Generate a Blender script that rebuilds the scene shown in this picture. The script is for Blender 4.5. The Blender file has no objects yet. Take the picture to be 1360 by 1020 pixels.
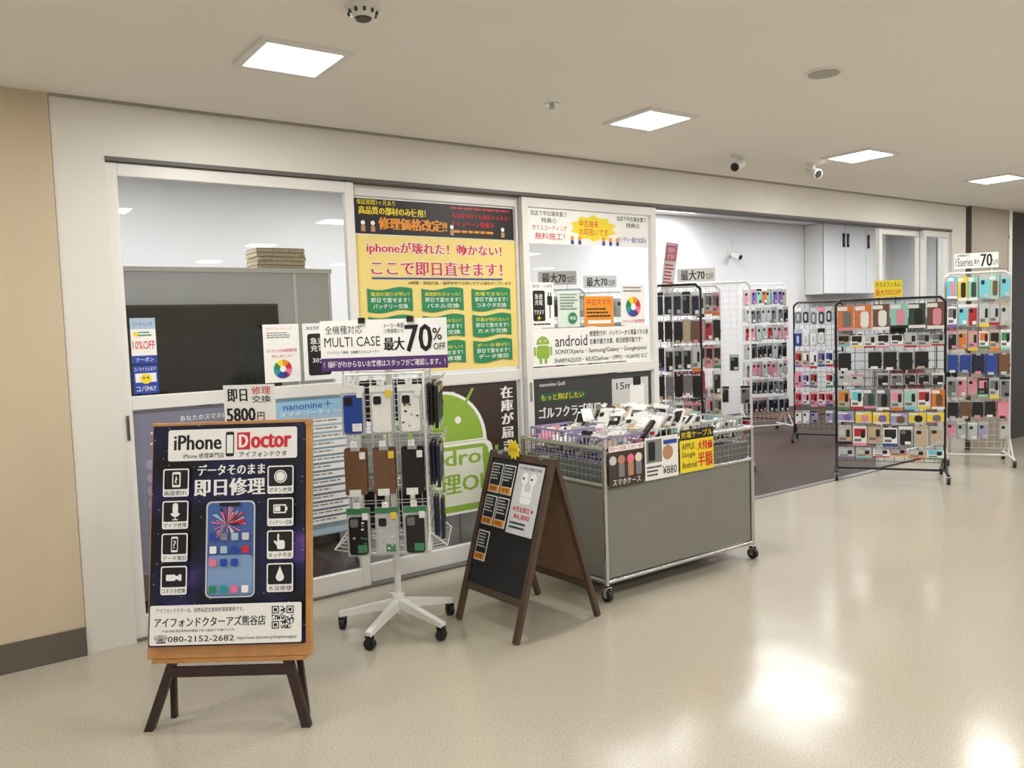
import bpy, math, random
from mathutils import Matrix, Vector
rnd=random.Random(11)
sc=bpy.context.scene
sc.view_settings.view_transform='Standard'
COL=bpy.context.collection

# ------------------------------------------------------------------ materials
def lin(c):
    o=[]
    for v in c[:3]:
        v=v/255.0
        o.append(v/12.92 if v<=0.04045 else ((v+0.055)/1.055)**2.4)
    return (o[0],o[1],o[2],1.0)
MATS={}
def mat(name,rgb=(200,200,200),rough=.5,metal=0.,emit=0.,noise=0.,nscale=25.,bump=0.,alpha=1.,spec=.5,detail=3.):
    if name in MATS: return MATS[name]
    m=bpy.data.materials.new(name); m.use_nodes=True; nt=m.node_tree
    b=nt.nodes['Principled BSDF']; c=lin(rgb)
    b.inputs['Base Color'].default_value=c
    b.inputs['Roughness'].default_value=rough; b.inputs['Metallic'].default_value=metal
    b.inputs['Specular IOR Level'].default_value=spec
    if alpha<1: b.inputs['Alpha'].default_value=alpha
    if emit>0:
        b.inputs['Emission Color'].default_value=c; b.inputs['Emission Strength'].default_value=emit
    if noise>0 or bump>0:
        tc=nt.nodes.new('ShaderNodeTexCoord'); n=nt.nodes.new('ShaderNodeTexNoise')
        n.inputs['Scale'].default_value=nscale; n.inputs['Detail'].default_value=detail
        nt.links.new(tc.outputs['Object'],n.inputs['Vector'])
        if noise>0:
            r=nt.nodes.new('ShaderNodeValToRGB'); e=r.color_ramp.elements
            e[0].position=.3; e[1].position=.7
            e[0].color=tuple(max(0,v*(1-noise)) for v in c[:3])+(1,)
            e[1].color=tuple(min(1,v*(1+noise)) for v in c[:3])+(1,)
            nt.links.new(n.outputs['Fac'],r.inputs['Fac']); nt.links.new(r.outputs['Color'],b.inputs['Base Color'])
        if bump>0:
            bp=nt.nodes.new('ShaderNodeBump'); bp.inputs['Strength'].default_value=bump; bp.inputs['Distance'].default_value=.01
            nt.links.new(n.outputs['Fac'],bp.inputs['Height']); nt.links.new(bp.outputs['Normal'],b.inputs['Normal'])
    MATS[name]=m; return m
def glassmat():
    m=bpy.data.materials.new('pane_glass'); m.use_nodes=True; nt=m.node_tree; nt.nodes.clear()
    o=nt.nodes.new('ShaderNodeOutputMaterial'); mx=nt.nodes.new('ShaderNodeMixShader')
    t=nt.nodes.new('ShaderNodeBsdfTransparent'); t.inputs[0].default_value=(.95,.97,.97,1)
    g=nt.nodes.new('ShaderNodeBsdfGlossy'); g.inputs['Roughness'].default_value=.015
    lw=nt.nodes.new('ShaderNodeLayerWeight'); lw.inputs[0].default_value=.5
    p=nt.nodes.new('ShaderNodeMath'); p.operation='POWER'; p.inputs[1].default_value=4
    a=nt.nodes.new('ShaderNodeMath'); a.operation='MULTIPLY_ADD'; a.inputs[1].default_value=.8; a.inputs[2].default_value=.06
    L=nt.links.new
    L(lw.outputs['Facing'],p.inputs[0]); L(p.outputs[0],a.inputs[0]); L(a.outputs[0],mx.inputs[0])
    L(t.outputs[0],mx.inputs[1]); L(g.outputs[0],mx.inputs[2]); L(mx.outputs[0],o.inputs[0])
    return m
GLASS=glassmat()
def ink(name,rgb,rough=.45): return mat('ink_'+name,rgb,rough)
WHT=ink('white',(243,243,241)); BLK=ink('black',(18,18,20)); RED=ink('red',(210,40,50)); BLU=ink('blue',(35,70,170))
YEL=ink('yellow',(242,218,40)); PYEL=ink('pale_yellow',(240,218,132)); ORG=ink('orange',(236,150,34)); GRN=ink('green',(34,136,88))
DGRN=ink('robot_green',(144,182,66)); PUR=ink('purple',(80,48,112)); LPUR=ink('lilac',(150,150,180)); GRY=ink('grey',(130,132,135))
LBL=ink('light_blue',(170,196,216)); PNK=ink('pink',(240,120,150)); DBR=ink('dark_brown',(62,48,42)); DGY=ink('dark_grey',(62,62,62))
TEA=ink('teal',(40,150,160)); CRM=ink('cream',(235,228,205)); LGY=ink('light_grey',(205,208,210)); NAV=ink('navy',(20,24,60)); TAN=ink('tan',(190,140,110))
P={}
for k,c in dict(black=(24,24,26),white=(228,228,226),clear=(182,188,188),brown=(108,78,56),blue=(40,70,150),navy=(26,32,60),cyan=(104,194,208),
    pink=(218,140,158),red=(176,42,50),green=(66,132,90),grey=(108,110,113),purple=(120,96,164),yellow=(228,200,60),mint=(142,200,184),beige=(188,168,142),
    lilac=(158,150,190),orange=(208,118,54),dgreen=(45,70,60)).items():
    P[k]=mat('plastic_'+k,c,.3,noise=.05,nscale=60)
FRAMEW=mat('frame_white',(230,229,226),.35,noise=.015,nscale=6)
CHROME=mat('chrome_steel',(200,200,200),.22,1.,noise=.04,nscale=40)
WIREW=mat('wire_white',(230,230,228),.35,noise=.02)
WIREB=mat('wire_black',(20,20,22),.35,noise=.02)
RUB=mat('rubber_black',(24,24,25),.55,noise=.05)

# ------------------------------------------------------------------ builders
TXT={}
def textmesh(s,bold):
    k=(s,bold)
    if k in TXT: return TXT[k]
    cu=bpy.data.curves.new('tmp','FONT'); cu.body=s; cu.resolution_u=2; cu.offset=.006 if bold else .001
    cu.space_line=1.05
    ob=bpy.data.objects.new('tmp',cu); me=bpy.data.meshes.new_from_object(ob)
    vs=[(v.co.x,v.co.y) for v in me.vertices]; fs=[tuple(p.vertices) for p in me.polygons]
    bpy.data.objects.remove(ob); bpy.data.meshes.remove(me); bpy.data.curves.remove(cu)
    if not vs: vs=[(0,0),(1,0),(1,1)]; fs=[]
    x0=min(v[0] for v in vs);x1=max(v[0] for v in vs);y0=min(v[1] for v in vs);y1=max(v[1] for v in vs)
    r=([((x-x0)/max(1e-6,x1-x0),(y-y0)/max(1e-6,y1-y0)) for x,y in vs],fs,x1-x0,y1-y0)
    TXT[k]=r; return r

class Part:
    def __init__(s,name): s.name=name; s.V=[]; s.F=[]; s.MI=[]; s.mats=[]; s.M=Matrix.Identity(4); s.smooth=[]; s.bevel=0
    def mi(s,m):
        if m not in s.mats: s.mats.append(m)
        return s.mats.index(m)
    def add(s,vs,fs,m,sm=False):
        b=len(s.V); M=s.M
        s.V.extend([tuple(M@Vector(v)) for v in vs]); i=s.mi(m)
        for f in fs: s.F.append(tuple(b+k for k in f)); s.MI.append(i); s.smooth.append(sm)
    def box(s,x0,y0,z0,x1,y1,z1,m):
        s.add([(x0,y0,z0),(x1,y0,z0),(x1,y1,z0),(x0,y1,z0),(x0,y0,z1),(x1,y0,z1),(x1,y1,z1),(x0,y1,z1)],
              [(3,2,1,0),(4,5,6,7),(0,1,5,4),(1,2,6,5),(2,3,7,6),(3,0,4,7)],m)
    def quad(s,a,b,c,d,m): s.add([a,b,c,d],[(0,1,2,3)],m)
    def tube(s,p,q,r,m,n=8,r2=None,caps=True):
        p=Vector(p);q=Vector(q);d=q-p
        if d.length<1e-6: return
        d.normalize(); a=Vector((0,0,1)) if abs(d.z)<.9 else Vector((1,0,0))
        u=d.cross(a).normalized(); w=d.cross(u); r2=r if r2 is None else r2
        vs=[]
        for k in range(n):
            t=2*math.pi*(k+.5)/n; o=u*math.cos(t)+w*math.sin(t); vs.append(p+o*r); vs.append(q+o*r2)
        fs=[(2*k,2*k+1,(2*k+3)%(2*n),(2*k+2)%(2*n)) for k in range(n)]
        fs=[tuple(reversed(f)) for f in fs]
        s.add(vs,fs,m,n>6)
        if caps:
            s.add([vs[2*k] for k in range(n)],[tuple(range(n))],m); s.add([vs[2*k+1] for k in range(n)],[tuple(reversed(range(n)))],m)
    def path(s,pts,r,m,n=8):
        for a,b in zip(pts,pts[1:]): s.tube(a,b,r,m,n)
        for a in pts[1:-1]: s.sphere(a,r,m,6,4)
    def sphere(s,c,r,m,n=16,k=8,sz=1.):
        vs=[];fs=[]
        for j in range(k+1):
            ph=math.pi*j/k
            for i in range(n):
                t=2*math.pi*i/n; vs.append((c[0]+r*math.sin(ph)*math.cos(t),c[1]+r*math.sin(ph)*math.sin(t),c[2]+sz*r*math.cos(ph)))
        for j in range(k):
            for i in range(n): fs.append((j*n+i,(j+1)*n+i,(j+1)*n+(i+1)%n,j*n+(i+1)%n))
        s.add(vs,fs,m,True)
    def prism(s,pts,y0,y1,m):
        n=len(pts); vs=[(x,y0,z) for x,z in pts]+[(x,y1,z) for x,z in pts]
        fs=[tuple(range(n)),tuple(reversed(range(n,2*n)))]+[(k,k+n,(k+1)%n+n,(k+1)%n) for k in range(n)]
        s.add(vs,fs,m)
    def caster(s,x,y,z0=0,r=.03,m2=None):
        m2=m2 or CHROME
        s.tube((x-.012,y,z0+r),(x+.012,y,z0+r),r,RUB,14); s.tube((x-.014,y,z0+r),(x+.014,y,z0+r),r*.4,m2,8)
        s.box(x-.018,y-.012,z0+r*.9,x-.014,y+.012,z0+2*r+.012,m2); s.box(x+.014,y-.012,z0+r*.9,x+.018,y+.012,z0+2*r+.012,m2)
        s.box(x-.018,y-.014,z0+2*r+.008,x+.018,y+.014,z0+2*r+.014,m2)
    def build(s,parent=None,M=None):
        me=bpy.data.meshes.new(s.name); me.from_pydata(s.V,[],s.F)
        for m in s.mats: me.materials.append(m)
        me.polygons.foreach_set('material_index',s.MI); me.polygons.foreach_set('use_smooth',s.smooth); me.update()
        ob=bpy.data.objects.new(s.name,me); COL.objects.link(ob)
        if parent: ob.parent=parent
        if M is not None: ob.matrix_world=M
        if s.bevel:
            b=ob.modifiers.new('bevel','BEVEL'); b.width=s.bevel; b.segments=2; b.limit_method='ANGLE'
        return ob
class Group:
    def __init__(s,name,loc=(0,0,0),th=0.):
        s.e=bpy.data.objects.new(name,None); COL.objects.link(s.e); s.e.empty_display_size=.1
        s.e.location=loc; s.e.rotation_euler=(0,0,math.radians(th)); s.parts=[]
    def part(s,n): p=Part(n); s.parts.append(p); return p
    def done(s):
        for p in s.parts: p.build(parent=s.e)

def rr(cx,cz,w,h,r,n=4):
    pts=[]
    for (sx,sz,a0) in ((1,-1,-90),(1,1,0),(-1,1,90),(-1,-1,180)):
        for k in range(n+1):
            a=math.radians(a0+90*k/n); pts.append((cx+sx*(w/2-r)+r*math.cos(a),cz+sz*(h/2-r)+r*math.sin(a)))
    return pts
class Pan:
    """flat printed sheet: u right 0..1, v down 0..1, on local XZ plane facing -Y; origin = top-left"""
    def __init__(s,part,x,z,w,h,y=0.,M=None,bg=None,thick=.002):
        s.p=part; s.x=x; s.z=z; s.w=w; s.h=h; s.y=y; s.l=0; s.M=M
        if bg is not None:
            s._m(); part.box(x,y,z-h,x+w,y+thick,z,bg); s._r()
    def _m(s): s.old=s.p.M; s.p.M=s.M if s.M is not None else s.p.M
    def _r(s): s.p.M=s.old
    def yy(s): s.l+=1; return s.y-.0003-.00012*s.l
    def XY(s,u,v): return (s.x+u*s.w,s.z-v*s.h)
    def poly(s,pts,m):
        y=s.yy(); s._m(); s.p.add([(s.XY(u,v)[0],y,s.XY(u,v)[1]) for u,v in pts],[tuple(reversed(range(len(pts))))],m); s._r()
    def rect(s,u0,v0,u1,v1,m): s.poly([(u0,v0),(u1,v0),(u1,v1),(u0,v1)],m)
    def rrect(s,u0,v0,u1,v1,r,m):
        a=s.XY(u0,v1); b=s.XY(u1,v0); y=s.yy()
        pts=rr((a[0]+b[0])/2,(a[1]+b[1])/2,b[0]-a[0],b[1]-a[1],min(r*s.w,(b[0]-a[0])/2,(b[1]-a[1])/2))
        s._m(); s.p.add([(x,y,z) for x,z in pts],[tuple(range(len(pts)))],m); s._r()
    def ell(s,u,v,r,m,a0=0,a1=360,k=1.,n=24):
        c=s.XY(u,v); y=s.yy(); R=r*s.w
        pts=[(c[0]+R*math.cos(math.radians(a0+(a1-a0)*i/n)),y,c[1]+k*R*math.sin(math.radians(a0+(a1-a0)*i/n))) for i in range(n if a1-a0>=360 else n+1)]
        if a1-a0<360: pts.append((c[0],y,c[1]))
        s._m(); s.p.add(pts,[tuple(range(len(pts)))],m); s._r()
    def text(s,t,u0,v0,u1,v1,m,bold=True):
        vs,fs,w,h=textmesh(t,bold); y=s.yy()
        a=s.XY(u0,v1); b=s.XY(u1,v0)
        s._m(); s.p.add([(a[0]+x*(b[0]-a[0]),y,a[1]+z*(b[1]-a[1])) for x,z in vs],fs,m); s._r()
    def heavy(s,t,u0,v0,u1,v1,m,d=.003):
        for dx in (-d,0,d): s.text(t,u0+dx,v0,u1+dx,v1,m)
    def outl(s,t,u0,v0,u1,v1,m,mo,d=.004):
        for dx,dy in ((-d,0),(d,0),(0,-d),(0,d),(-d,-d),(d,d),(-d,d),(d,-d)):
            s.text(t,u0+dx,v0+dy*s.w/s.h,u1+dx,v1+dy*s.w/s.h,mo)
        s.heavy(t,u0,v0,u1,v1,m,.0018)
    def lines(s,u0,v0,u1,v1,n,m,fill=.45):
        h=(v1-v0)/n
        for i in range(n):
            x=u0
            e=u1-(u1-u0)*rnd.uniform(0,.3)
            while x<e:
                w=(u1-u0)*rnd.uniform(.05,.16); s.rect(x,v0+i*h,min(x+w,e),v0+i*h+h*fill,m); x+=w+(u1-u0)*.02
    def qr(s,u0,v0,u1,n=21,bg=WHT,m=BLK):
        k=(u1-u0)/n; kv=k*s.w/s.h
        s.rect(u0-k,v0-kv,u1+k,v0+kv*(n+1),bg)
        y=s.yy(); vs=[];fs=[]
        def on(i,j):
            for (a,b) in ((0,0),(n-7,0),(0,n-7)):
                if a<=i<a+7 and b<=j<b+7:
                    q=max(abs(i-a-3),abs(j-b-3)); return q!=2
                if a-1<=i<a+8 and b-1<=j<b+8: return False
            return rnd.random()<.48
        for i in range(n):
            for j in range(n):
                if on(i,j):
                    b=len(vs)
                    for (p,q) in ((0,1),(1,1),(1,0),(0,0)):
                        c=s.XY(u0+(i+p)*k,v0+(j+q)*kv); vs.append((c[0],y,c[1]))
                    fs.append((b,b+1,b+2,b+3))
        s._m(); s.p.add(vs,fs,m); s._r()

# ------------------------------------------------------------------ room shell
H=2.5; HI=2.93
def simplebox(name,x0,y0,z0,x1,y1,z1,m,bevel=0):
    p=Part(name); p.bevel=bevel; cx,cy,cz=(x0+x1)/2,(y0+y1)/2,z0
    p.box(x0-cx,y0-cy,0,x1-cx,y1-cy,z1-z0,m); return p.build(M=Matrix.Translation((cx,cy,cz)))
def floormat():
    m=bpy.data.materials.new('floor_polished_cream'); m.use_nodes=True; nt=m.node_tree; b=nt.nodes['Principled BSDF']; L=nt.links.new
    tc=nt.nodes.new('ShaderNodeTexCoord')
    n1=nt.nodes.new('ShaderNodeTexNoise'); n1.inputs['Scale'].default_value=140; n1.inputs['Detail'].default_value=2
    n2=nt.nodes.new('ShaderNodeTexNoise'); n2.inputs['Scale'].default_value=.8; n2.inputs['Detail'].default_value=1
    L(tc.outputs['Object'],n1.inputs['Vector']); L(tc.outputs['Object'],n2.inputs['Vector'])
    r=nt.nodes.new('ShaderNodeValToRGB'); e=r.color_ramp.elements; e[0].position=.34; e[1].position=.64
    e[0].color=lin((170,163,148)); e[1].color=lin((189,183,168)); L(n1.outputs['Fac'],r.inputs['Fac'])
    r2=nt.nodes.new('ShaderNodeValToRGB'); e=r2.color_ramp.elements; e[0].position=.25; e[1].position=.75
    e[0].color=(.93,.92,.90,1); e[1].color=(1,1,1,1); L(n2.outputs['Fac'],r2.inputs['Fac'])
    mx=nt.nodes.new('ShaderNodeMix'); mx.data_type='RGBA'; mx.blend_type='MULTIPLY'; mx.inputs[0].default_value=1
    L(r.outputs['Color'],mx.inputs[6]); L(r2.outputs['Color'],mx.inputs[7]); L(mx.outputs[2],b.inputs['Base Color'])
    mr=nt.nodes.new('ShaderNodeMapRange'); mr.inputs[3].default_value=.14; mr.inputs[4].default_value=.21
    L(n2.outputs['Fac'],mr.inputs[0]); L(mr.outputs[0],b.inputs['Roughness'])
    bp=nt.nodes.new('ShaderNodeBump'); bp.inputs['Strength'].default_value=.14; bp.inputs['Distance'].default_value=.01
    n3=nt.nodes.new('ShaderNodeTexNoise'); n3.inputs['Scale'].default_value=5; n3.inputs['Detail'].default_value=0; L(tc.outputs['Object'],n3.inputs['Vector'])
    L(n3.outputs['Fac'],bp.inputs['Height']); L(bp.outputs['Normal'],b.inputs['Normal'])
    b.inputs['Specular IOR Level'].default_value=.5
    return m
simplebox('floor',-6,-9,-.1,15,0,0,floormat())
simplebox('floor_shop',-1,0,-.1,14.2,4.1,-.001,mat('floor_shop_dark',(66,50,42),.6,noise=.12,nscale=40,spec=.25))
simplebox('ceiling',-6,-9,H,15,0,H+.1,mat('ceiling_paint',(242,238,234),.8,noise=.012,nscale=2))
simplebox('ceiling_shop',-1,.12,HI,14.2,4.1,HI+.1,mat('ceiling_shop_white',(236,236,236),.8,noise=.01,nscale=3))
WHW=mat('wall_white',(238,238,238),.6,noise=.012,nscale=3)
BEI=mat('wall_beige',(202,187,160),.6,noise=.03,nscale=2.5)
simplebox('wall_left',-6,-.03,0,.45,.12,H,BEI)
simplebox('baseboard_left',-6,-.04,0,.449,-.03,.13,mat('baseboard_dark',(96,88,80),.5,noise=.04))
PANW=mat('shop_panel_white',(224,221,215),.45,noise=.01,nscale=3)
simplebox('wall_jamb_left',.453,-.02,0,.66,.12,H,PANW)
simplebox('wall_header',.66,-.02,2.25,8.30,.12,HI+.1,PANW)
simplebox('wall_jamb_right',8.30,-.02,0,8.58,.12,HI,PANW)
p=Part('wall_pier_stone'); STN=mat('stone_grey',(172,163,150),.55,noise=.16,nscale=70,bump=.15,detail=6); JNT=mat('stone_joint',(96,90,82),.7,noise=.05)
p.box(-.40,.004,0,.40,.36,H,JNT)
for i in range(2):
    for k in range(4): p.box(-.40+.402*i,-.0,k*.626,-.002+.402*i,.01,k*.626+.622,STN)
p.build(M=Matrix.Translation((9.02,-.06,0)))
simplebox('wall_right_dark',9.5,-.02,0,15,.2,H,mat('dark_panel',(58,54,52),.4,noise=.05))
p=Part('trim_pipe'); p.tube((0,0,0),(0,0,H),.025,FRAMEW,14)
for z in (.4,1.3,2.2): p.tube((0,0,z),(0,0,z+.03),.032,CHROME,14)
p.build(M=Matrix.Translation((9.46,-.06,0)))
simplebox('wall_back',-1,3.95,0,14.2,4.1,HI,WHW)
simplebox('wall_shop_left',-1.1,.12,0,-1.0,4.1,HI,WHW)
simplebox('wall_shop_right',14.2,.12,0,14.3,4.1,HI,WHW)
simplebox('wall_corridor',-6,-9.1,0,15,-9.0,H,mat('wall_corridor_cream',(214,208,195),.6,noise=.02,nscale=2))
simplebox('trim_1',.66,-.026,2.232,8.30,.10,2.25,mat('rail_slot_grey',(95,92,88),.5,noise=.03))  # dark grey slot of the top rail below the header
simplebox('trim_2',.45,-.03,2.488,8.6,-.02,2.5,mat('trim_grey',(160,155,148),.5,noise=.03))
simplebox('trim_3',4.17,-.04,0,7.08,.02,.006,mat('threshold_metal',(150,148,144),.35,.8,noise=.05))

def winpanel(name,x0,x1,yo=0,mid=True,st=.05):
    g=Group(name,(x0,yo,0)); f=g.part('frame'); w=x1-x0
    f.bevel=.003
    f.box(0,0,.0,st,.04,2.23,FRAMEW); f.box(w-st,0,.0,w,.04,2.23,FRAMEW)
    f.box(st,.001,2.17,w-st,.039,2.23,FRAMEW); f.box(st,.001,0,w-st,.039,.11,FRAMEW)
    if mid: f.box(st,.001,1.09,w-st,.039,1.155,FRAMEW)
    f.box(.018,-.006,.95,.034,0,1.07,CHROME)
    gl=g.part('glass')
    for a,b in (((.11,1.09),(1.155,2.17)) if mid else ((.11,2.17),)):
        gl.quad((st,.02,a),(w-st,.02,a),(w-st,.02,b),(st,.02,b),GLASS)
    g.done(); return g
winpanel('window_1',.66,1.875)
winpanel('window_2',1.845,3.03,.045)
winpanel('window_3',3.0,4.17)
winpanel('door_1',7.10,7.84,.045,mid=False)
winpanel('door_2',7.80,8.30,mid=False)
simplebox('trim_4',.66,-.02,0,4.17,.1,.012,mat('sill_track',(120,118,112),.4,.5,noise=.05))

# ------------------------------------------------------------------ lighting
LAMP=mat('lamp_diffuser',(255,253,249),.5,emit=7.)
LAMP2=mat('shop_lamp_diffuser',(255,255,253),.5,emit=1.5)
def lamp(x,y,z,s=.34,power=14.,col=(1,.975,.935),name='recessed_ceiling_light',lm=LAMP):
    g=Group(name,(x,y,z)); f=g.part('trim_ring'); a=s/2+.03; b=s/2
    for (x0,y0,x1,y1) in ((-a,-a,a,-b),(-a,b,a,a),(-a,-b,-b,b),(b,-b,a,b)):
        f.box(x0,y0,-.012,x1,y1,0,FRAMEW)
    d=g.part('diffuser'); d.box(-b,-b,-.006,b,b,-.001,lm)
    g.done()
    l=bpy.data.lights.new('lamp_light','AREA'); l.shape='SQUARE'; l.size=s*.95; l.energy=power; l.color=col
    o=bpy.data.objects.new('lamp_light',l); COL.objects.link(o); o.parent=g.e; o.location=(0,0,-.016)
for x in (-.76,1.2,3.16,5.14,7.1,9.08):
    for y in (-.96,-3.2,-5.4,-7.6):
        lamp(x,y,H,.30,15.5)
for x,y in ((1.2,2.3),(3.4,2.3),(5.6,1.9),(7.75,1.5),(8.1,3.1),(10.6,2.2),(12.6,1.8)):
    lamp(x,y,HI,1.15,42.,(.98,.99,1.),'shop_ceiling_light',LAMP2)
w=bpy.data.worlds.new('world'); sc.world=w; w.use_nodes=True
w.node_tree.nodes['Background'].inputs[0].default_value=(.97,.96,.94,1); w.node_tree.nodes['Background'].inputs[1].default_value=.5

# ------------------------------------------------------------------ ceiling fittings
p=Part('ceiling_smoke_detector'); p.tube((0,0,0),(0,0,-.012),.06,FRAMEW,24); p.tube((0,0,-.012),(0,0,-.04),.05,FRAMEW,24,r2=.036)
p.tube((0,0,-.04),(0,0,-.046),.03,DGY,20,r2=.024)
for k in range(10):
    a=k*.628; p.box(.046*math.cos(a)-.004,.046*math.sin(a)-.004,-.03,.046*math.cos(a)+.004,.046*math.sin(a)+.004,-.018,DGY)
p.build(M=Matrix.Translation((1.22,-1.56,H)))
p=Part('ceiling_sprinkler'); p.tube((0,0,0),(0,0,-.005),.035,CHROME,20); p.tube((0,0,-.005),(0,0,-.025),.012,CHROME,12); p.tube((0,0,-.03),(0,0,-.032),.018,CHROME,12)
p.tube((-.01,0,-.02),(-.01,0,-.032),.002,CHROME,6); p.tube((.01,0,-.02),(.01,0,-.032),.002,CHROME,6); p.build(M=Matrix.Translation((2.51,-.94,H)))
p=Part('ceiling_speaker'); p.tube((0,0,0),(0,0,-.008),.085,FRAMEW,32,r2=.08); p.tube((0,0,-.008),(0,0,-.010),.066,mat('speaker_mesh',(176,171,164),.6,noise=.2,nscale=300),28)
p.build(M=Matrix.Translation((3.27,-1.92,H)))
def spot(x,y,th,name='ceiling_spotlight'):
    p=Part(name); p.tube((0,0,0),(0,0,-.012),.04,FRAMEW,20); p.tube((0,0,-.012),(0,0,-.045),.011,FRAMEW,10); p.sphere((0,0,-.048),.017,FRAMEW,10,6)
    p.tube((.04,0,-.045),(-.05,0,-.085),.03,FRAMEW,16,r2=.034); p.tube((-.05,0,-.085),(-.054,0,-.0865),.028,BLK,16)
    p.box(.03,-.006,-.06,.05,.006,-.03,DGY)
    p.build(M=Matrix.Translation((x,y,H))@Matrix.Rotation(math.radians(th),4,'Z'))
spot(4.35,-.58,10); spot(5.08,-.64,75)
p=Part('wall_security_camera'); p.box(-.05,-.02,-.05,.05,-.002,.05,FRAMEW); p.tube((0,-.02,0),(0,-.1,-.02),.012,FRAMEW,10); p.tube((0,-.06,-.02),(0,-.2,-.07),.045,FRAMEW,18); p.tube((0,-.2,-.07),(0,-.204,-.0715),.036,BLK,18)
p.tube((-.03,-.05,.0),(-.08,-.05,.22),.008,FRAMEW,8); p.tube((.03,-.05,.0),(.08,-.05,.22),.008,FRAMEW,8)
p.build(M=Matrix.Translation((9.75,3.95,2.42)))

# ------------------------------------------------------------------ shop interior furniture
g=Group('wall_cabinet',(12.5,3.6,1.80)); c=g.part('carcass'); c.box(-.9,.012,0,.9,.34,1.12,FRAMEW)
d=g.part('doors'); d.bevel=.004
for k in range(3): d.box(-.9+.6*k+.006,-.008,.006,-.9+.6*k+.594,.012,1.114,WHW)
d.box(-.9,.0,.0,.9,.0115,1.12,GRY)
hd=g.part('handles')
for x in (-.36,-.24,.36): hd.box(x-.02,-.03,.76,x+.02,-.01,.98,BLK); hd.box(x-.008,-.034,.80,x+.008,-.03,.92,CHROME)
g.done()
GP=mat('unit_grey',(196,198,200),.5,noise=.03,nscale=5)
g=Group('storage_unit',(1.50,1.05,0)); c=g.part('carcass'); c.bevel=.004
c.box(-.70,0,.06,.66,.40,1.82,GP); c.box(-.71,-.008,1.82,.67,.41,1.85,FRAMEW); c.box(-.69,.02,0,.65,.38,.06,DGY)
for x in (-.70,.40,.64): c.box(x,-.006,.06,x+.02,0,1.82,FRAMEW)
g.done()
g=Group('flat_television',(1.30,.98,1.04)); b=g.part('body'); b.bevel=.004; b.box(-.47,0,0,.47,.05,.58,BLK)
s=g.part('screen'); s.box(-.455,-.003,.02,.455,0,.565,mat('screen_black',(12,13,15),.2,spec=.3))
s=g.part('stand'); s.box(-.03,.02,-.1,.03,.045,.02,BLK); s.box(-.2,-.06,-.115,.2,.06,-.10,BLK)
g.done()
g=Group('service_counter',(1.25,.74,0)); c=g.part('body'); c.bevel=.004; c.box(-.5,-.14,0,.5,.28,.89,mat('counter_body',(190,188,182),.5,noise=.03)); c.box(-.52,-.16,.89,.52,.30,.925,FRAMEW); g.done()
g=Group('added_glare_box',(2.95,.42,0)); c=g.part('body'); c.bevel=.004; c.box(-.95,-.15,.04,.95,.15,.42,FRAMEW); c.box(-.93,-.13,0,.93,.13,.04,GRY)  # added white box, stands in for pale glare low in the glass
for x in (-.32,.32): c.box(x-.003,-.153,.06,x+.003,-.15,.40,GRY)
g.done()
p=Part('box_stack'); CB=mat('cardboard',(212,200,172),.8,noise=.2,nscale=60); CB2=mat('cardboard_edge',(150,128,96),.8,noise=.2,nscale=60)
for k in range(5):
    o=rnd.uniform(-.01,.01); p.box(-.16+o,-.12,k*.027,.16+o,.12,k*.027+.021,CB); p.box(-.155+o,-.115,k*.027+.021,.155+o,.115,k*.027+.027,CB2)
p.build(M=Matrix.Translation((1.85,1.22,1.851)))
simplebox('door_mat',9.6,2.9,0,10.6,3.5,.015,mat('mat_brown',(95,60,40),.9,noise=.2,nscale=90))

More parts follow.
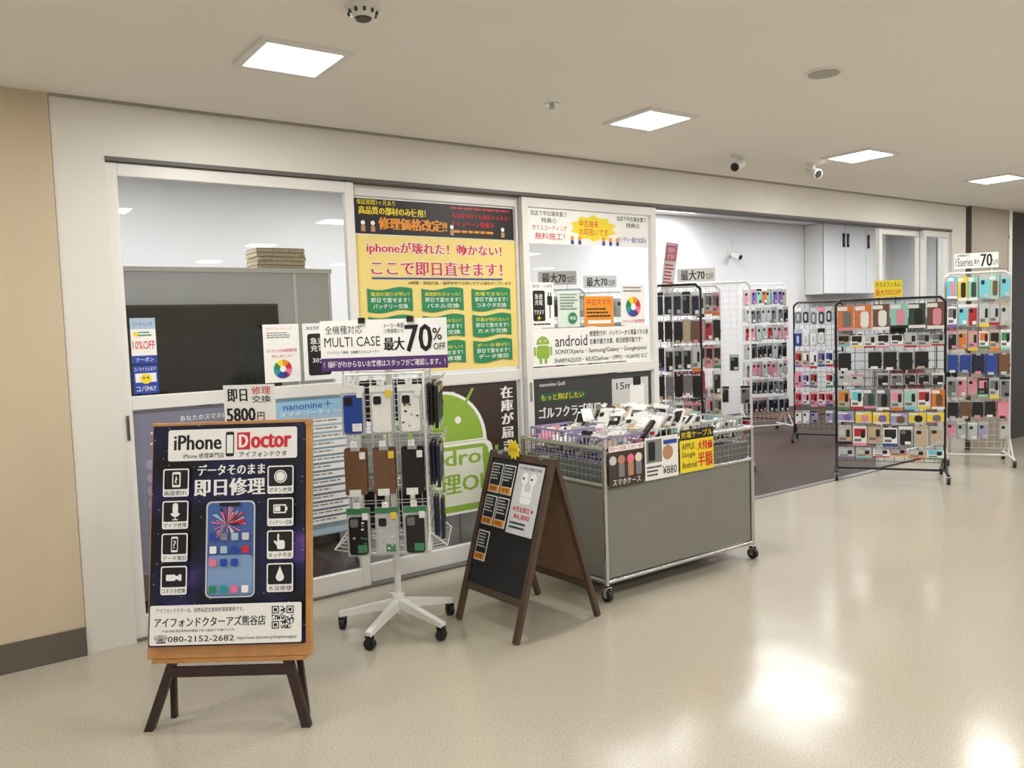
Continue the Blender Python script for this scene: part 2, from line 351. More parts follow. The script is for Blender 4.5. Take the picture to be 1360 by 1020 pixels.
# ------------------------------------------------------------------ hanging merchandise
BR=['pink','cyan','orange','purple','red','green','blue','yellow','black','grey','mint','beige']
def pack(q,x,z,y,w,h,col,kind,acc=None):
    """retail pack hanging: top-centre (x,z), front face at y (towards -Y)"""
    acc=acc or P['white']; d=.012
    if kind=='case':
        q.box(x-w/2,y,z-h,x+w/2,y+d,z,P['clear'])
        q.box(x-w/2,y-.001,z-h*.13,x+w/2,y,z,acc)
        pts=rr(x,z-h*.57,w*.8,h*.78,w*.12,3); q.prism(pts,y-.008,y-.0005,col)
        q.prism(rr(x-w*.17,z-h*.30,w*.34,h*.17,w*.07,2),y-.0105,y-.0082,P['black'] if col is not P['black'] else P['grey'])
        q.box(x-w*.05,y-.009,z-h*.92,x+w*.36,y-.0081,z-h*.76,acc)
    elif kind=='wallet':
        q.prism(rr(x,z-h*.52,w*.92,h*.9,w*.06,2),y-.012,y+.004,col)
        q.box(x+w*.30,y-.014,z-h*.62,x+w*.5,y-.011,z-h*.5,col); q.box(x-w*.3,y-.0125,z-h,x+w*.2,y-.012,z-h*.86,acc)
        q.box(x-w*.2,y,z-h*.08,x+w*.2,y+.002,z,P['clear'])
    elif kind=='card':
        q.box(x-w/2,y-.004,z-h,x+w/2,y+d,z-.012,acc); q.box(x-w*.12,y+.004,z-.014,x+w*.12,y+.006,z,P['clear'])
        q.box(x-w*.42,y-.0046,z-h*.55,x+w*.42,y-.004,z-h*.15,col); q.box(x-w*.4,y-.0046,z-h*.80,x+w*.1,y-.004,z-h*.66,P['grey'])
        q.box(x-w*.5,y-.0046,z-h,x+w*.5,y-.004,z-h*.86,P[rnd.choice(BR)])
        q.prism(rr(x+w*.22,z-h*.42,w*.28,h*.4,w*.05,2),y-.006,y-.0046,P['black'])
    elif kind=='pic':
        q.box(x-w/2,y-.003,z-h,x+w/2,y+d*.6,z,col)
        q.prism(rr(x+w*.08,z-h*.55,w*.5,h*.62,w*.2,3),y-.006,y-.003,P[rnd.choice(['black','dgreen','brown','grey','white','pink','purple'])]); q.box(x-w*.5,y-.0035,z-h*.2,x+w*.1,y-.003,z-h*.05,P['white']); q.box(x-w*.5,y-.0035,z-h,x+w*.5,y-.003,z-h*.88,acc)
    elif kind=='cable':
        q.box(x-w/2,y,z-h*.25,x+w/2,y+.003,z,acc)
        q.prism(rr(x,z-h*.6,w*.7,h*.7,w*.34,4),y-.005,y+.005,col); q.prism(rr(x,z-h*.6,w*.34,h*.44,w*.16,3),y-.0065,y-.005,P['clear'])
def meshgrid(q,x0,x1,z0,z1,pitch,r,m,y=0):
    n=max(1,round((x1-x0)/pitch)); k=max(1,round((z1-z0)/pitch))
    for i in range(n+1): q.tube((x0+(x1-x0)*i/n,y,z0),(x0+(x1-x0)*i/n,y,z1),r,m,4,caps=False)
    for j in range(k+1): q.tube((x0,y+r,z0+(z1-z0)*j/k),(x1,y+r,z0+(z1-z0)*j/k),r,m,4,caps=False)
def hook(q,x,z,y0,y1,m): q.path([(x,y0,z),(x,y1,z),(x,y1-.008,z+.012)],.0022,m,5)
def gridrack(name,x,y,th,w,h,m,rows,z0=.14,foot=.2,pitch=.06,back=None,sign=None,wr=.0022):
    g=Group(name,(x,y,0),th); f=g.part('frame'); 
    f.path([(-w/2,0,.07),(-w/2,0,h-.04),(-w/2+.04,0,h),(w/2-.04,0,h),(w/2,0,h-.04),(w/2,0,.07)],.011,m,10)
    gr=g.part('wire_grid'); meshgrid(gr,-w/2,w/2,z0,h-.02,pitch,wr,m)
    b=g.part('base')
    for sx in (-w/2,w/2):
        b.path([(sx,-foot,.075),(sx,foot,.075)],.011,m,8); b.tube((sx,-foot*.8,.08),(sx,0,.30),.006,m,6); b.tube((sx,foot*.8,.08),(sx,0,.30),.006,m,6)
        b.caster(sx,-foot,0,.028); b.caster(sx,foot,0,.028)
    b.tube((-w/2,0,.075),(w/2,0,.075),.010,m,8)
    st=g.part('hanging_stock'); hk=g.part('hooks')
    for side in ((1,) if not back else (1,-1)):
        S=Matrix.Rotation(0 if side==1 else math.pi,4,'Z'); st.M=S; hk.M=S
        for (zt,ph,n,pal,kinds,dep,gap) in (rows if side==1 else back):
            pw=(w-.02)/n
            for i in range(n):
                if rnd.random()<gap: continue
                kind=rnd.choice(kinds.split('/'))
                xx=-w/2+.01+pw*(i+.5); hook(hk,xx,zt+.004,-.003,-dep-.03,m)
                c=P[rnd.choice(pal)]; ac=P[rnd.choice(['white','white','clear','white','black','beige','clear','pink'])]
                hh=ph*rnd.uniform(.85,1.0); zz=zt-rnd.uniform(0,.008); dd=dep-rnd.choice((0,0,.02,.035))
                pack(st,xx,zz,-dd,pw*.92,hh,c,kind,ac)
                k=dd-.022
                while k>.02: st.box(xx-pw*.44,-k,zz-hh+.002,xx+pw*.44,-k+.014,zz-.002,rnd.choice([P['clear'],P['white'],c])); k-=.024
    if sign: sign(g)
    g.done(); return g
def ysign(g):
    s=g.part('sale_card'); q=Pan(s,-.12,1.72,.22,.145,y=-.01,bg=YEL); q.text('ガラスフィルム',.05,.1,.95,.4,BLK); q.text('最大70%OFF',.05,.52,.95,.9,RED)
    s.tube((-.08,0,1.5),(-.08,0,1.6),.004,WIREB,6); s.tube((.05,0,1.5),(.05,0,1.6),.004,WIREB,6)
gridrack('black_display_rack',6.71,-.27,-57,.86,1.56,WIREB,[
  (1.52,.23,6,['dgreen','brown','beige','mint','orange','green'],'pic',.10,0),
  (1.27,.13,8,['black','grey','black','clear'],'card',.10,.1),
  (1.12,.18,7,['black','black','black','grey'],'wallet',.12,.03),
  (.92,.11,8,['black','grey','clear'],'card/case',.08,.1),
  (.79,.19,8,['clear','red','pink','grey','mint','orange','cyan'],'pic/card/card',.10,0),
  (.585,.10,6,['yellow','yellow','lilac','yellow'],'pic',.11,0),
  (.47,.18,7,['grey','clear','beige','clear','red','black'],'case/card',.10,.0),
  (.27,.09,6,['clear','cyan','clear'],'card',.08,.0)],
  foot=.24,pitch=.075,sign=ysign,wr=.003,back=[(1.4,.2,6,['black','white','blue'],'case',.1,.3),(.95,.2,6,['black','white','pink'],'case',.1,.3)])
def s15(g):
    s=g.part('price_sign'); q=Pan(s,-.19,1.97,.36,.14,y=-.02,bg=WHT); q.text('15series',.03,.3,.42,.85,BLK); q.text('最大',.45,.4,.58,.75,BLK); q.heavy('70',.6,.08,.86,.92,BLK,.006); q.text('%OFF',.87,.5,.99,.85,BLK,False); q.text('全機種対応',.05,.05,.35,.22,BLK,False)
    s.tube((-.14,0,1.7),(-.14,0,1.9),.004,WIREW,6); s.tube((.12,0,1.7),(.12,0,1.9),.004,WIREW,6)
gridrack('white_display_rack',7.93,-.43,-56,.54,1.79,WIREW,[
  (1.76,.24,6,['cyan','mint','cyan','yellow'],'case/pic',.10,0),
  (1.50,.22,6,['cyan','red','grey','clear','pink'],'case/card',.10,0),
  (1.26,.20,6,['red','navy','beige','orange','green','black'],'card/case',.10,0),
  (1.04,.20,5,['blue','navy','blue','brown'],'wallet',.10,0),
  (.82,.20,6,['black','pink','clear','grey'],'case/card',.10,0),
  (.60,.18,5,['brown','beige','pink','black'],'wallet',.10,.05),
  (.40,.17,6,['pink','white','lilac','clear'],'case',.10,.2)],foot=.24,sign=s15,
  back=[(1.7,.2,5,['blue','white'],'case',.1,.2),(1.3,.2,5,['pink','white'],'case',.1,.2),(.9,.2,5,['black','white'],'case',.1,.2)])
CASE=['white','clear','black','pink','beige','grey','blue','red']
gridrack('black_display_rack',8.19,1.42,-62,.52,1.60,WIREB,[(1.54,.2,6,['black','grey','navy','clear'],'cable',.08,.1),(1.30,.2,6,['white','black','blue'],'cable',.08,.1),(1.05,.2,6,['blue','white','red','purple'],'card',.08,.05),(.8,.18,6,['pink','red','white','purple','cyan'],'card',.08,.05),(.58,.18,6,['white','pink','red'],'card',.08,.1),(.36,.16,6,['white','lilac','grey'],'case',.08,.2)])
gridrack('white_display_rack',8.44,2.36,-20,.62,1.86,WIREW,[(1.80-.225*k,.2,8,[['mint','pink','purple','beige','orange'],['clear','black','grey'],['pink','clear','red'],['clear','black'],['clear','pink','grey'],['black','grey','black'],['black','navy','black']][k],'case',.09,.03) for k in range(7)])
gridrack('white_display_rack',6.13,1.06,-48,.50,1.78,WIREW,[(1.1,.18,5,['black','clear','pink'],'case',.08,.5),(.8,.18,5,CASE,'case',.08,.5),(.5,.18,5,CASE,'case',.08,.4)],foot=.25)
def s70(g):
    s=g.part('price_sign'); q=Pan(s,-.16,1.90,.34,.12,y=-.02,bg=WHT); q.heavy('最大70',.1,.12,.72,.88,BLK,.004); q.text('%OFF',.76,.4,.95,.85,BLK,False); s.tube((-.1,0,1.7),(-.1,0,1.8),.004,WIREW,6); s.tube((.1,0,1.7),(.1,0,1.8),.004,WIREW,6)
gridrack('white_display_rack',5.62,.95,-40,.44,1.74,WIREW,[(1.68-.235*k,.22,6,[['clear','pink','grey'],['pink','red','black'],['brown','beige','black'],['red','clear','black'],['clear','pink','grey'],['black','clear','red'],['pink','purple','clear']][k],'case/wallet' if k%2 else 'card',.09,.03) for k in range(7)],sign=s70)
gridrack('black_display_rack',5.22,.80,-44,.40,1.74,WIREB,[(1.68-.235*k,.22,5,[['black','navy','grey'],['black','brown','beige'],['clear','black','black'],['black','grey'],['black','brown','grey'],['black','red','clear'],['beige','pink','black']][k],'wallet' if k%2 else 'case/card',.09,.03) for k in range(7)])
for (x,y,t) in ((4.45,1.5,-30),(5.3,1.9,-25)):
    gridrack('white_display_rack',x,y,t,.5,1.74,WIREW,[(1.68-.24*k,.2,5,CASE,'case',.09,.1) for k in range(7)],sign=s70)

p=Part('hanging_banner'); q=Pan(p,-.06,0,.12,.46,bg=WHT); q.rect(.08,.04,.92,.35,PNK); q.text('新\n作',.2,.08,.8,.32,WHT); q.lines(.12,.42,.88,.9,7,RED); p.tube((-.06,0,.0),(.06,0,.0),.006,FRAMEW,8); p.tube((0,.006,0),(0,.006,-.75),.005,FRAMEW,6)
p.build(M=Matrix.Translation((5.52,1.12,2.14))@Matrix.Rotation(math.radians(-30),4,'Z')@Matrix.Rotation(math.radians(8),4,'Y'))

# ------------------------------------------------------------------ window posters
def poster(name,x0,x1,z0,z1,bg,yo=.0):
    p=Part(name); w=x1-x0; h=z1-z0
    q=Pan(p,0,h,w,h,bg=bg,thick=.001); return p,q,Matrix.Translation((x0,yo,z0))
YP=.0165; YP2=.0615
p,q,M=poster('window_poster',1.895,2.975,1.965,2.165,BLK,YP2)
q.rect(0,0,1,.03,WHT); q.text('保証期間3ヶ月あり',.02,.05,.24,.2,YEL); q.heavy('高品質の部材のみ使用！',.03,.24,.42,.46,YEL,.0015); q.heavy('修理価格改定!!',.14,.52,.55,.86,ORG,.003)
q.lines(.58,.10,.97,.22,1,RED); q.text('高品質部材でお値段そのまま！',.58,.28,.97,.42,RED); q.text('キャンペーン開催中',.58,.5,.86,.68,RED); q.lines(.58,.78,.95,.94,1,ORG)
for x in (.03,.085,.56,.9): q.ell(x+.02,.70,.012,WHT); q.rect(x+.008,.78,x+.032,.94,TAN)
p.build(M=M)
p,q,M=poster('window_poster',1.89,2.985,1.175,1.96,PYEL,YP2)
q.outl('iphoneが壊れた！動かない！',.07,.045,.9,.14,RED,WHT); q.outl('ここで即日直せます！',.09,.18,.9,.285,RED,WHT); q.rect(.09,.30,.9,.312,BLU)
q.text('※時間・部品代金・進捗状況でお待たせする場合がございます。',.3,.325,.97,.35,BLK,False)
tx=[('電池の減りが早い！','即日で直せます！','バッテリー交換'),('画面割れちゃった！','即日で直せます！','パネル交換'),('充電できない！','即日で直せます！','コネクタ交換'),
    ('水没しちゃった！','即日で直せます！','水没復旧'),('ボタンが効かない！','即日で直せます！','ボタン交換'),('写真が撮れない！','即日で直せます！','カメラ交換'),
    ('音が出ない！','即日で直せます！','スピーカー'),('起動しない！','即日で直せます！','基板修理'),('データ移行！','即日で直せます！','データ復旧')]
for r in range(3):
    for c in range(3):
        u0=.06+c*.315; v0=.38+r*.2; W=.26; Hh=.165
        top=[(u0+W*i/12,v0+.012*math.sin(i/12*6.28)) for i in range(13)]; bot=[(u0+W*i/12,v0+Hh+.012*math.sin(i/12*6.28)) for i in range(12,-1,-1)]
        q.poly(top+bot,GRN); t=tx[r*3+c]
        q.text(t[0],u0+.02,v0+.025,u0+W-.02,v0+.055,YEL); q.text(t[1],u0+.02,v0+.065,u0+W-.02,v0+.1,WHT); q.text(t[2],u0+.03,v0+.11,u0+W-.03,v0+.145,WHT)
p.build(M=M)
p,q,M=poster('window_poster',3.055,4.105,1.945,2.165,WHT,YP)
q.text('当店で中古端末買う',.02,.05,.3,.2,BLK); q.text('特典①',.1,.25,.22,.4,BLK); q.text('ガラスコーティング',.03,.46,.3,.62,RED); q.text('無料施工！',.05,.68,.28,.88,RED)
pts=[]
for i in range(20): a=i/20*6.283; R=1 if i%2 else .8; pts.append((.52+.2*R*math.cos(a),.48+.4*R*math.sin(a)))
q.poly(pts,YEL); q.text('中古端末\nお取扱いです',.4,.25,.64,.7,RED)
q.text('当店で中古端末買う',.72,.05,.98,.2,BLK); q.text('特典②',.8,.25,.92,.4,BLK); q.text('バッテリー最大化済み',.72,.68,.98,.86,BLU)
for x in (.34,.4,.6,.66,.72): q.ell(x,.8,.014,ORG); q.rect(x-.012,.86,x+.012,.98,BLU)
p.build(M=M)
p,q,M=poster('window_poster',3.055,4.105,1.165,1.405,WHT,YP)
q.ell(.085,.42,.05,DGRN,0,180); q.rrect(.035,.45,.135,.8,.02,DGRN); q.rrect(.015,.48,.03,.72,.006,DGRN); q.rrect(.14,.48,.155,.72,.006,DGRN); q.rrect(.055,.78,.075,.94,.008,DGRN); q.rrect(.095,.78,.115,.94,.008,DGRN); q.ell(.065,.33,.006,WHT); q.ell(.105,.33,.006,WHT)
q.text('android',.18,.2,.44,.5,BLK,False); q.text('修理受付中！バッテリーから液晶パネル他',.46,.1,.98,.26,BLK); q.text('在庫が届き次第、即日修理可能です！',.46,.32,.92,.48,BLK)
q.text('SONY/Xperia・Samsung/Galaxy・Google/pixel',.18,.58,.96,.74,BLK,False); q.text('SHARP/AQUOS・ASUS/ZenFone・OPPO・HUAWEI など',.17,.8,.97,.96,BLK,False)
p.build(M=M)
p,q,M=poster('window_sheet',3.06,3.245,1.41,1.70,WHT,YP)
q.text('30分｜110円',.08,.04,.92,.12,BLK); q.rrect(.08,.18,.6,.85,.06,BLK); q.text('急速\n充電',.16,.25,.5,.5,WHT); q.text('できます',.12,.6,.55,.7,WHT); q.rrect(.7,.3,.92,.5,.03,BLK); q.rect(.74,.22,.78,.32,BLK); q.rect(.84,.22,.88,.32,BLK); q.rect(.79,.48,.83,.78,BLK); q.poly([(.36,.72),(.24,.79),(.32,.79),(.27,.84),(.42,.77),(.34,.77)],YEL); q.lines(.08,.9,.92,.97,1,BLK)
p.build(M=M)
p,q,M=poster('window_sheet',3.275,3.46,1.41,1.645,mat('paper_mint',(215,232,222),.5),YP); q.lines(.1,.08,.9,.55,6,GRY); q.ell(.65,.75,.2,GRN); q.text('保証',.5,.7,.8,.8,WHT); p.build(M=M)
p,q,M=poster('window_sheet',3.50,3.76,1.41,1.61,ORG,YP); q.text('中古スマホ',.08,.08,.92,.3,RED); q.lines(.08,.4,.92,.75,3,BLK); q.rect(.1,.8,.9,.92,WHT); p.build(M=M)
def wheel(q,u,v,r):
    for k,m in enumerate((RED,ORG,YEL,GRN,TEA,BLU,PUR,PNK)): q.ell(u,v,r,m,k*45,k*45+45,n=6)
    q.ell(u,v,r*.35,WHT)
p,q,M=poster('window_sheet',3.83,4.06,1.41,1.69,WHT,YP); q.lines(.1,.06,.9,.22,2,GRY); wheel(q,.5,.55,.3); q.text('コーティング1000円割引券',.05,.86,.95,.94,RED); p.build(M=M)
p,q,M=poster('window_sheet',1.345,1.535,1.175,1.475,WHT,YP); q.text('ガラスコーティング',.1,.05,.8,.1,ORG); q.lines(.1,.14,.8,.25,3,GRY); q.text('コーティング1000円割引券',.08,.42,.92,.48,RED); q.text('プレゼント！',.2,.52,.8,.57,RED); wheel(q,.5,.77,.25); p.build(M=M)
p,q,M=poster('window_sheet',1.555,1.80,1.175,1.475,WHT,YP); q.text('30分｜110円',.08,.04,.92,.12,BLK); q.rrect(.1,.18,.62,.92,.06,BLK); q.text('急速\n充電',.16,.25,.5,.5,WHT); q.text('30分',.2,.6,.5,.7,WHT); p.build(M=M)
p,q,M=poster('window_sheet',.725,.835,1.305,1.52,WHT,YP); q.rect(0,0,1,.24,LBL); q.text('コーティング',.1,.08,.9,.18,BLU); q.ell(.2,.35,.1,YEL); q.text('10%OFF',.06,.5,.94,.68,RED); q.rect(0,.82,1,1,BLU); q.text('クーポン',.15,.86,.85,.95,WHT); q.lines(.3,.3,.9,.42,2,GRN); p.build(M=M)
p,q,M=poster('window_sheet',.725,.835,1.165,1.298,BLU,YP); q.rect(.08,.28,.92,.6,WHT); q.ell(.5,.48,.22,YEL); q.ell(.42,.44,.04,BLK); q.ell(.58,.44,.04,BLK); q.text('コノエイ 使えます！',.06,.06,.94,.2,WHT); q.text('コバPAY',.1,.72,.9,.92,WHT); p.build(M=M)
p,q,M=poster('window_poster',.715,1.36,.30,1.085,LPUR,YP)
q.rect(0,0,1,1,ink('slate_lilac',(124,126,146))); q.text('あなたのスマホに安心を',.32,.05,.8,.085,WHT,False); q.text('スマホコーティング',.1,.12,.95,.22,WHT)
for i,t in enumerate(('耐キズ','耐衝撃','抗菌','抗ウイルス','撥水','長持ち','保証')):
    q.rrect(.06,.30+i*.08,.4,.36+i*.08,.03,LPUR); q.text(t,.1,.312+i*.08,.36,.35+i*.08,WHT,False); q.lines(.45,.31+i*.08,.95,.35+i*.08,1,LGY)
q.qr(.06,.88,.16,15); q.lines(.2,.88,.9,.96,2,WHT); p.build(M=M)
p,q,M=poster('window_poster',1.39,1.80,.34,1.085,LBL,YP)
q.rect(0,.0,1,.13,mat('ink_sky',(150,195,225),.45)); q.text('nanonine＋',.1,.03,.75,.08,BLU); q.text('スマホコーティング',.05,.09,.95,.125,WHT)
for i in range(14): q.rect(.05,.16+i*.055,.95,.20+i*.055,WHT); q.lines(.08,.17+i*.055,.9,.19+i*.055,1,GRY)
p.build(M=M)
p,q,M=poster('window_poster',1.95,2.96,.30,1.085,DBR,YP2)
q.rrect(.02,.05,.80,1.0,.02,ink('pale_green',(206,220,182)))
q.poly([(.50,.0),(1,0),(1,1),(.84,1),(.80,.55),(.70,.25)],DBR)
q.ell(.45,.44,.31,WHT,0,180,k=1.0); q.ell(.45,.43,.285,DGRN,0,180,k=1.0); q.ell(.34,.27,.022,WHT); q.ell(.56,.27,.022,WHT)
q.poly([(.24,.16),(.26,.15),(.2,.03),(.185,.035)],DGRN); q.poly([(.60,.15),(.62,.16),(.68,.035),(.665,.03)],DGRN)
q.rrect(.13,.45,.80,1.0,.05,WHT); q.rrect(.16,.47,.77,.98,.05,DGRN); q.rect(.2,.5,.73,.93,ink('poster_pale',(226,232,214)))
q.heavy('Android',.24,.50,.84,.62,DGRN,.003); q.heavy('修理OK',.26,.68,.80,.84,DGRN,.003)
q.heavy('在\n庫\nが\n届\nき',.875,.04,.965,.56,WHT,.004); q.heavy('次\n第',.875,.62,.965,.8,WHT,.004)
p.build(M=M)
p,q,M=poster('window_poster',3.055,4.105,.40,1.085,DGY,YP)
q.text('nanonine Golf',.05,.04,.25,.075,WHT,False); q.rect(.04,.14,.42,.22,ink('golf_green',(40,90,60))); q.text('もっと飛ばしたい',.06,.15,.4,.21,YEL); q.heavy('ゴルフクラブ専用の',.04,.27,.60,.38,WHT,.002); q.heavy('コーティング剤',.04,.43,.48,.54,WHT,.002)
q.rect(.64,.06,.97,.5,LGY); q.text('15ml',.68,.1,.84,.17,BLK); q.rrect(.8,.12,.93,.48,.02,WHT); q.rect(.83,.05,.9,.14,BLK); q.lines(.05,.62,.9,.9,5,WHT)
p.build(M=M)

# ------------------------------------------------------------------ easel sign
WOOD=mat('oak_frame',(190,138,84),.45,noise=.12,nscale=14); DWOOD=mat('dark_walnut',(52,36,30),.45,noise=.15,nscale=18)
def galaxy():
    m=bpy.data.materials.new('galaxy_print'); m.use_nodes=True; nt=m.node_tree; b=nt.nodes['Principled BSDF']; L=nt.links.new
    tc=nt.nodes.new('ShaderNodeTexCoord'); n=nt.nodes.new('ShaderNodeTexNoise'); n.inputs['Scale'].default_value=4; n.inputs['Detail'].default_value=7
    L(tc.outputs['Object'],n.inputs['Vector']); r=nt.nodes.new('ShaderNodeValToRGB'); e=r.color_ramp.elements
    e[0].position=.42; e[0].color=lin((8,8,14)); e[1].position=.75; e[1].color=lin((120,85,170)); x=r.color_ramp.elements.new(.58); x.color=lin((28,30,74))
    L(n.outputs['Fac'],r.inputs['Fac']); v=nt.nodes.new('ShaderNodeTexVoronoi'); v.inputs['Scale'].default_value=45; L(tc.outputs['Object'],v.inputs['Vector'])
    c=nt.nodes.new('ShaderNodeMath'); c.operation='LESS_THAN'; c.inputs[1].default_value=.09; L(v.outputs['Distance'],c.inputs[0])
    mx=nt.nodes.new('ShaderNodeMix'); mx.data_type='RGBA'; L(c.outputs[0],mx.inputs[0]); L(r.outputs['Color'],mx.inputs[6]); mx.inputs[7].default_value=(.55,.55,.8,1)
    L(mx.outputs[2],b.inputs['Base Color']); b.inputs['Roughness'].default_value=.35; return m
g=Group('easel_sign_board',(.785,-1.13,0),-36)
BW=.60; BH=.86; tilt=Matrix.Translation((0,0,.255))@Matrix.Rotation(math.radians(-11),4,'X')
fr=g.part('wooden_frame'); fr.M=tilt; t=.022; fr.bevel=.002
fr.box(-BW/2,-.012,0,BW/2,.014,.045,WOOD); fr.box(-BW/2,-.012,BH-t,BW/2,.014,BH,WOOD); fr.box(-BW/2,-.012,.045,-BW/2+.014,.014,BH-t,WOOD); fr.box(BW/2-t,-.012,.045,BW/2,.014,BH-t,WOOD)
bk=g.part('backing'); bk.M=tilt; bk.box(-BW/2+.012,-.004,.03,BW/2-.02,.010,BH-.02,DWOOD)
pp=g.part('printed_poster'); q=Pan(pp,-BW/2+.006,BH-.012,BW-.03,BH-.056,y=-.016,M=tilt,bg=galaxy(),thick=.003)
q.rrect(.10,.02,.95,.165,.015,WHT); q.heavy('iPhone',.14,.045,.45,.115,BLK,.003); q.text('iPhone 修理専門店',.2,.13,.47,.155,BLK); q.rrect(.48,.035,.535,.15,.012,BLK); q.rect(.487,.05,.528,.135,WHT)
q.rect(.555,.04,.64,.12,RED); q.heavy('D',.57,.05,.625,.11,WHT,.004); q.heavy('octor',.65,.05,.91,.115,RED,.005); q.text('アイフォンドクタ',.57,.13,.88,.155,BLK)
q.heavy('データそのまま',.3,.185,.74,.235,WHT,.002); q.heavy('即日修理',.28,.25,.74,.33,WHT,.004)
q.rrect(.36,.355,.68,.79,.035,LGY); q.rrect(.37,.362,.67,.783,.03,ink('screen_blue',(70,100,165)))
q.rrect(.375,.60,.665,.778,.03,ink('screen_sky',(130,160,205)))
for k in range(60):
    a=rnd.uniform(0,6.283); L0=rnd.uniform(.04,.125); q.poly([(.5,.46),(.5+L0*math.cos(a),.46+L0*.68*math.sin(a)),(.5+L0*math.cos(a+.10),.46+L0*.68*math.sin(a+.10))],rnd.choice([PNK,WHT,PNK,RED,LBL,NAV]))
q.rrect(.45,.362,.59,.378,.008,BLK)
for r in range(3):
    for c in range(4 if r<2 else 3): q.rrect(.39+c*.07,.5+r*.058,.435+c*.07,.533+r*.058,.008,rnd.choice([WHT,PNK,LBL,GRY,BLU,RED,LGY]))
for c,m in enumerate((GRN,TEA,PNK,WHT)): q.rrect(.39+c*.07,.735,.435+c*.07,.768,.008,m)
lab=[('画面割れ','マイク故障','データ復旧','コネクタ故障'),('ボタン故障','バッテリー交換','タッチ不良','水没修理')]
for sd in (0,1):
    for i in range(4):
        u0=.08 if sd==0 else .765; v0=.20+i*.147
        q.rrect(u0,v0,u0+.17,v0+.128,.014,WHT); q.rrect(u0+.008,v0+.006,u0+.162,v0+.094,.010,BLK); q.text(lab[sd][i],u0+.01,v0+.1,u0+.16,v0+.122,BLK)
        cu,cv=u0+.085,v0+.05
        if (sd,i)==(0,0): q.rrect(cu-.025,cv-.035,cu+.03,cv+.035,.008,WHT); q.rect(cu-.018,cv-.024,cu+.022,cv+.024,BLK); q.poly([(cu,cv-.02),(cu+.01,cv),(cu-.01,cv+.01),(cu+.005,cv+.02),(cu-.003,cv)],WHT)
        if (sd,i)==(0,1): q.rrect(cu-.018,cv-.04,cu+.018,cv+.01,.017,WHT); q.ell(cu,cv+.0,.033,WHT,200,340,n=8); q.rect(cu-.003,cv+.01,cu+.003,cv+.035,WHT); q.rect(cu-.018,cv+.033,cu+.018,cv+.038,WHT)
        if (sd,i)==(0,2): q.rrect(cu-.022,cv-.035,cu+.022,cv+.035,.008,WHT); q.rect(cu-.017,cv-.026,cu+.017,cv+.026,BLK); q.text('?',cu-.009,cv-.018,cu+.009,cv+.018,WHT)
        if (sd,i)==(0,3): q.rrect(cu-.05,cv-.012,cu+.01,cv+.016,.006,WHT); q.rect(cu+.01,cv-.006,cu+.03,cv+.010,WHT); q.rect(cu+.03,cv-.012,cu+.05,cv+.016,WHT)
        if (sd,i)==(1,0): q.ell(cu,cv,.042,WHT); q.ell(cu,cv,.035,BLK); q.ell(cu,cv,.03,WHT)
        if (sd,i)==(1,1): q.rrect(cu-.045,cv-.02,cu+.038,cv+.02,.006,WHT); q.rect(cu-.038,cv-.014,cu+.03,cv+.014,BLK); q.rect(cu-.034,cv-.011,cu-.0,cv+.011,WHT); q.rect(cu+.038,cv-.008,cu+.046,cv+.008,WHT)
        if (sd,i)==(1,2): q.rrect(cu-.02,cv-.005,cu+.03,cv+.035,.012,WHT); q.rrect(cu-.018,cv-.035,cu-.006,cv+.01,.006,WHT); q.poly([(cu-.02,cv+.02),(cu-.042,cv+.0),(cu-.036,cv-.006),(cu-.015,cv+.004)],WHT)
        if (sd,i)==(1,3): q.ell(cu,cv+.012,.026,WHT); q.poly([(cu-.024,cv+.006),(cu,cv-.038),(cu+.024,cv+.006)],WHT)
q.rrect(.02,.815,.99,.99,.012,WHT); q.text('アイフォンドクターは、総務省認定登録修理事業者です。',.06,.828,.62,.848,BLK); q.heavy('アイフォンドクターアズ熊谷店',.05,.868,.76,.912,BLK,.001)
q.text('〒360-0000 埼玉県熊谷市筑波2丁目115番地 アズ3階フロア内',.1,.922,.56,.934,BLK,False)
q.text('☎080-2152-2682',.05,.945,.56,.982,BLK); q.text('https://www.iphonedr.jp/shop/kumagaya/',.58,.958,.96,.975,BLK,False); q.qr(.80,.83,.94,21)
lg=g.part('legs')
for sx,fx in ((-1,.30),(1,.275)):
    lg.add([(sx*.205-.016,-.01,.26),(sx*.205+.016,-.01,.26),(sx*.205+.016,.02,.26),(sx*.205-.016,.02,.26),(sx*fx-.016,-.04,0),(sx*fx+.016,-.04,0),(sx*fx+.016,-.01,0),(sx*fx-.016,-.01,0)],
       [(0,1,2,3),(7,6,5,4),(4,5,1,0),(5,6,2,1),(6,7,3,2),(7,4,0,3)],DWOOD)
    lg.add([(sx*.22-.010,.03,.5),(sx*.22+.010,.03,.5),(sx*.22+.010,.05,.5),(sx*.22-.010,.05,.5),(sx*.25-.010,.06,0),(sx*.25+.010,.06,0),(sx*.25+.010,.08,0),(sx*.25-.010,.08,0)],
       [(0,1,2,3),(7,6,5,4),(4,5,1,0),(5,6,2,1),(6,7,3,2),(7,4,0,3)],DWOOD)
lg.box(-.235,-.018,.19,.235,.0,.225,DWOOD); lg.box(-.2,.10,.6,.2,.12,.63,DWOOD)
lg.box(-BW/2+.02,-.018,.243,BW/2-.02,.02,.256,WOOD)
cd=g.part('price_card'); q=Pan(cd,-.035,1.235,.195,.15,y=.175,bg=WHT); q.heavy('即日',.08,.1,.46,.42,BLK,.006); q.text('修理',.55,.05,.92,.25,RED); q.text('交換',.55,.28,.92,.46,BLK); q.heavy('5800',.05,.58,.6,.92,BLK,.008); q.text('円',.64,.7,.78,.9,BLK)
cd.box(.05,.178,1.0,.07,.183,1.1,DWOOD)
g.done()

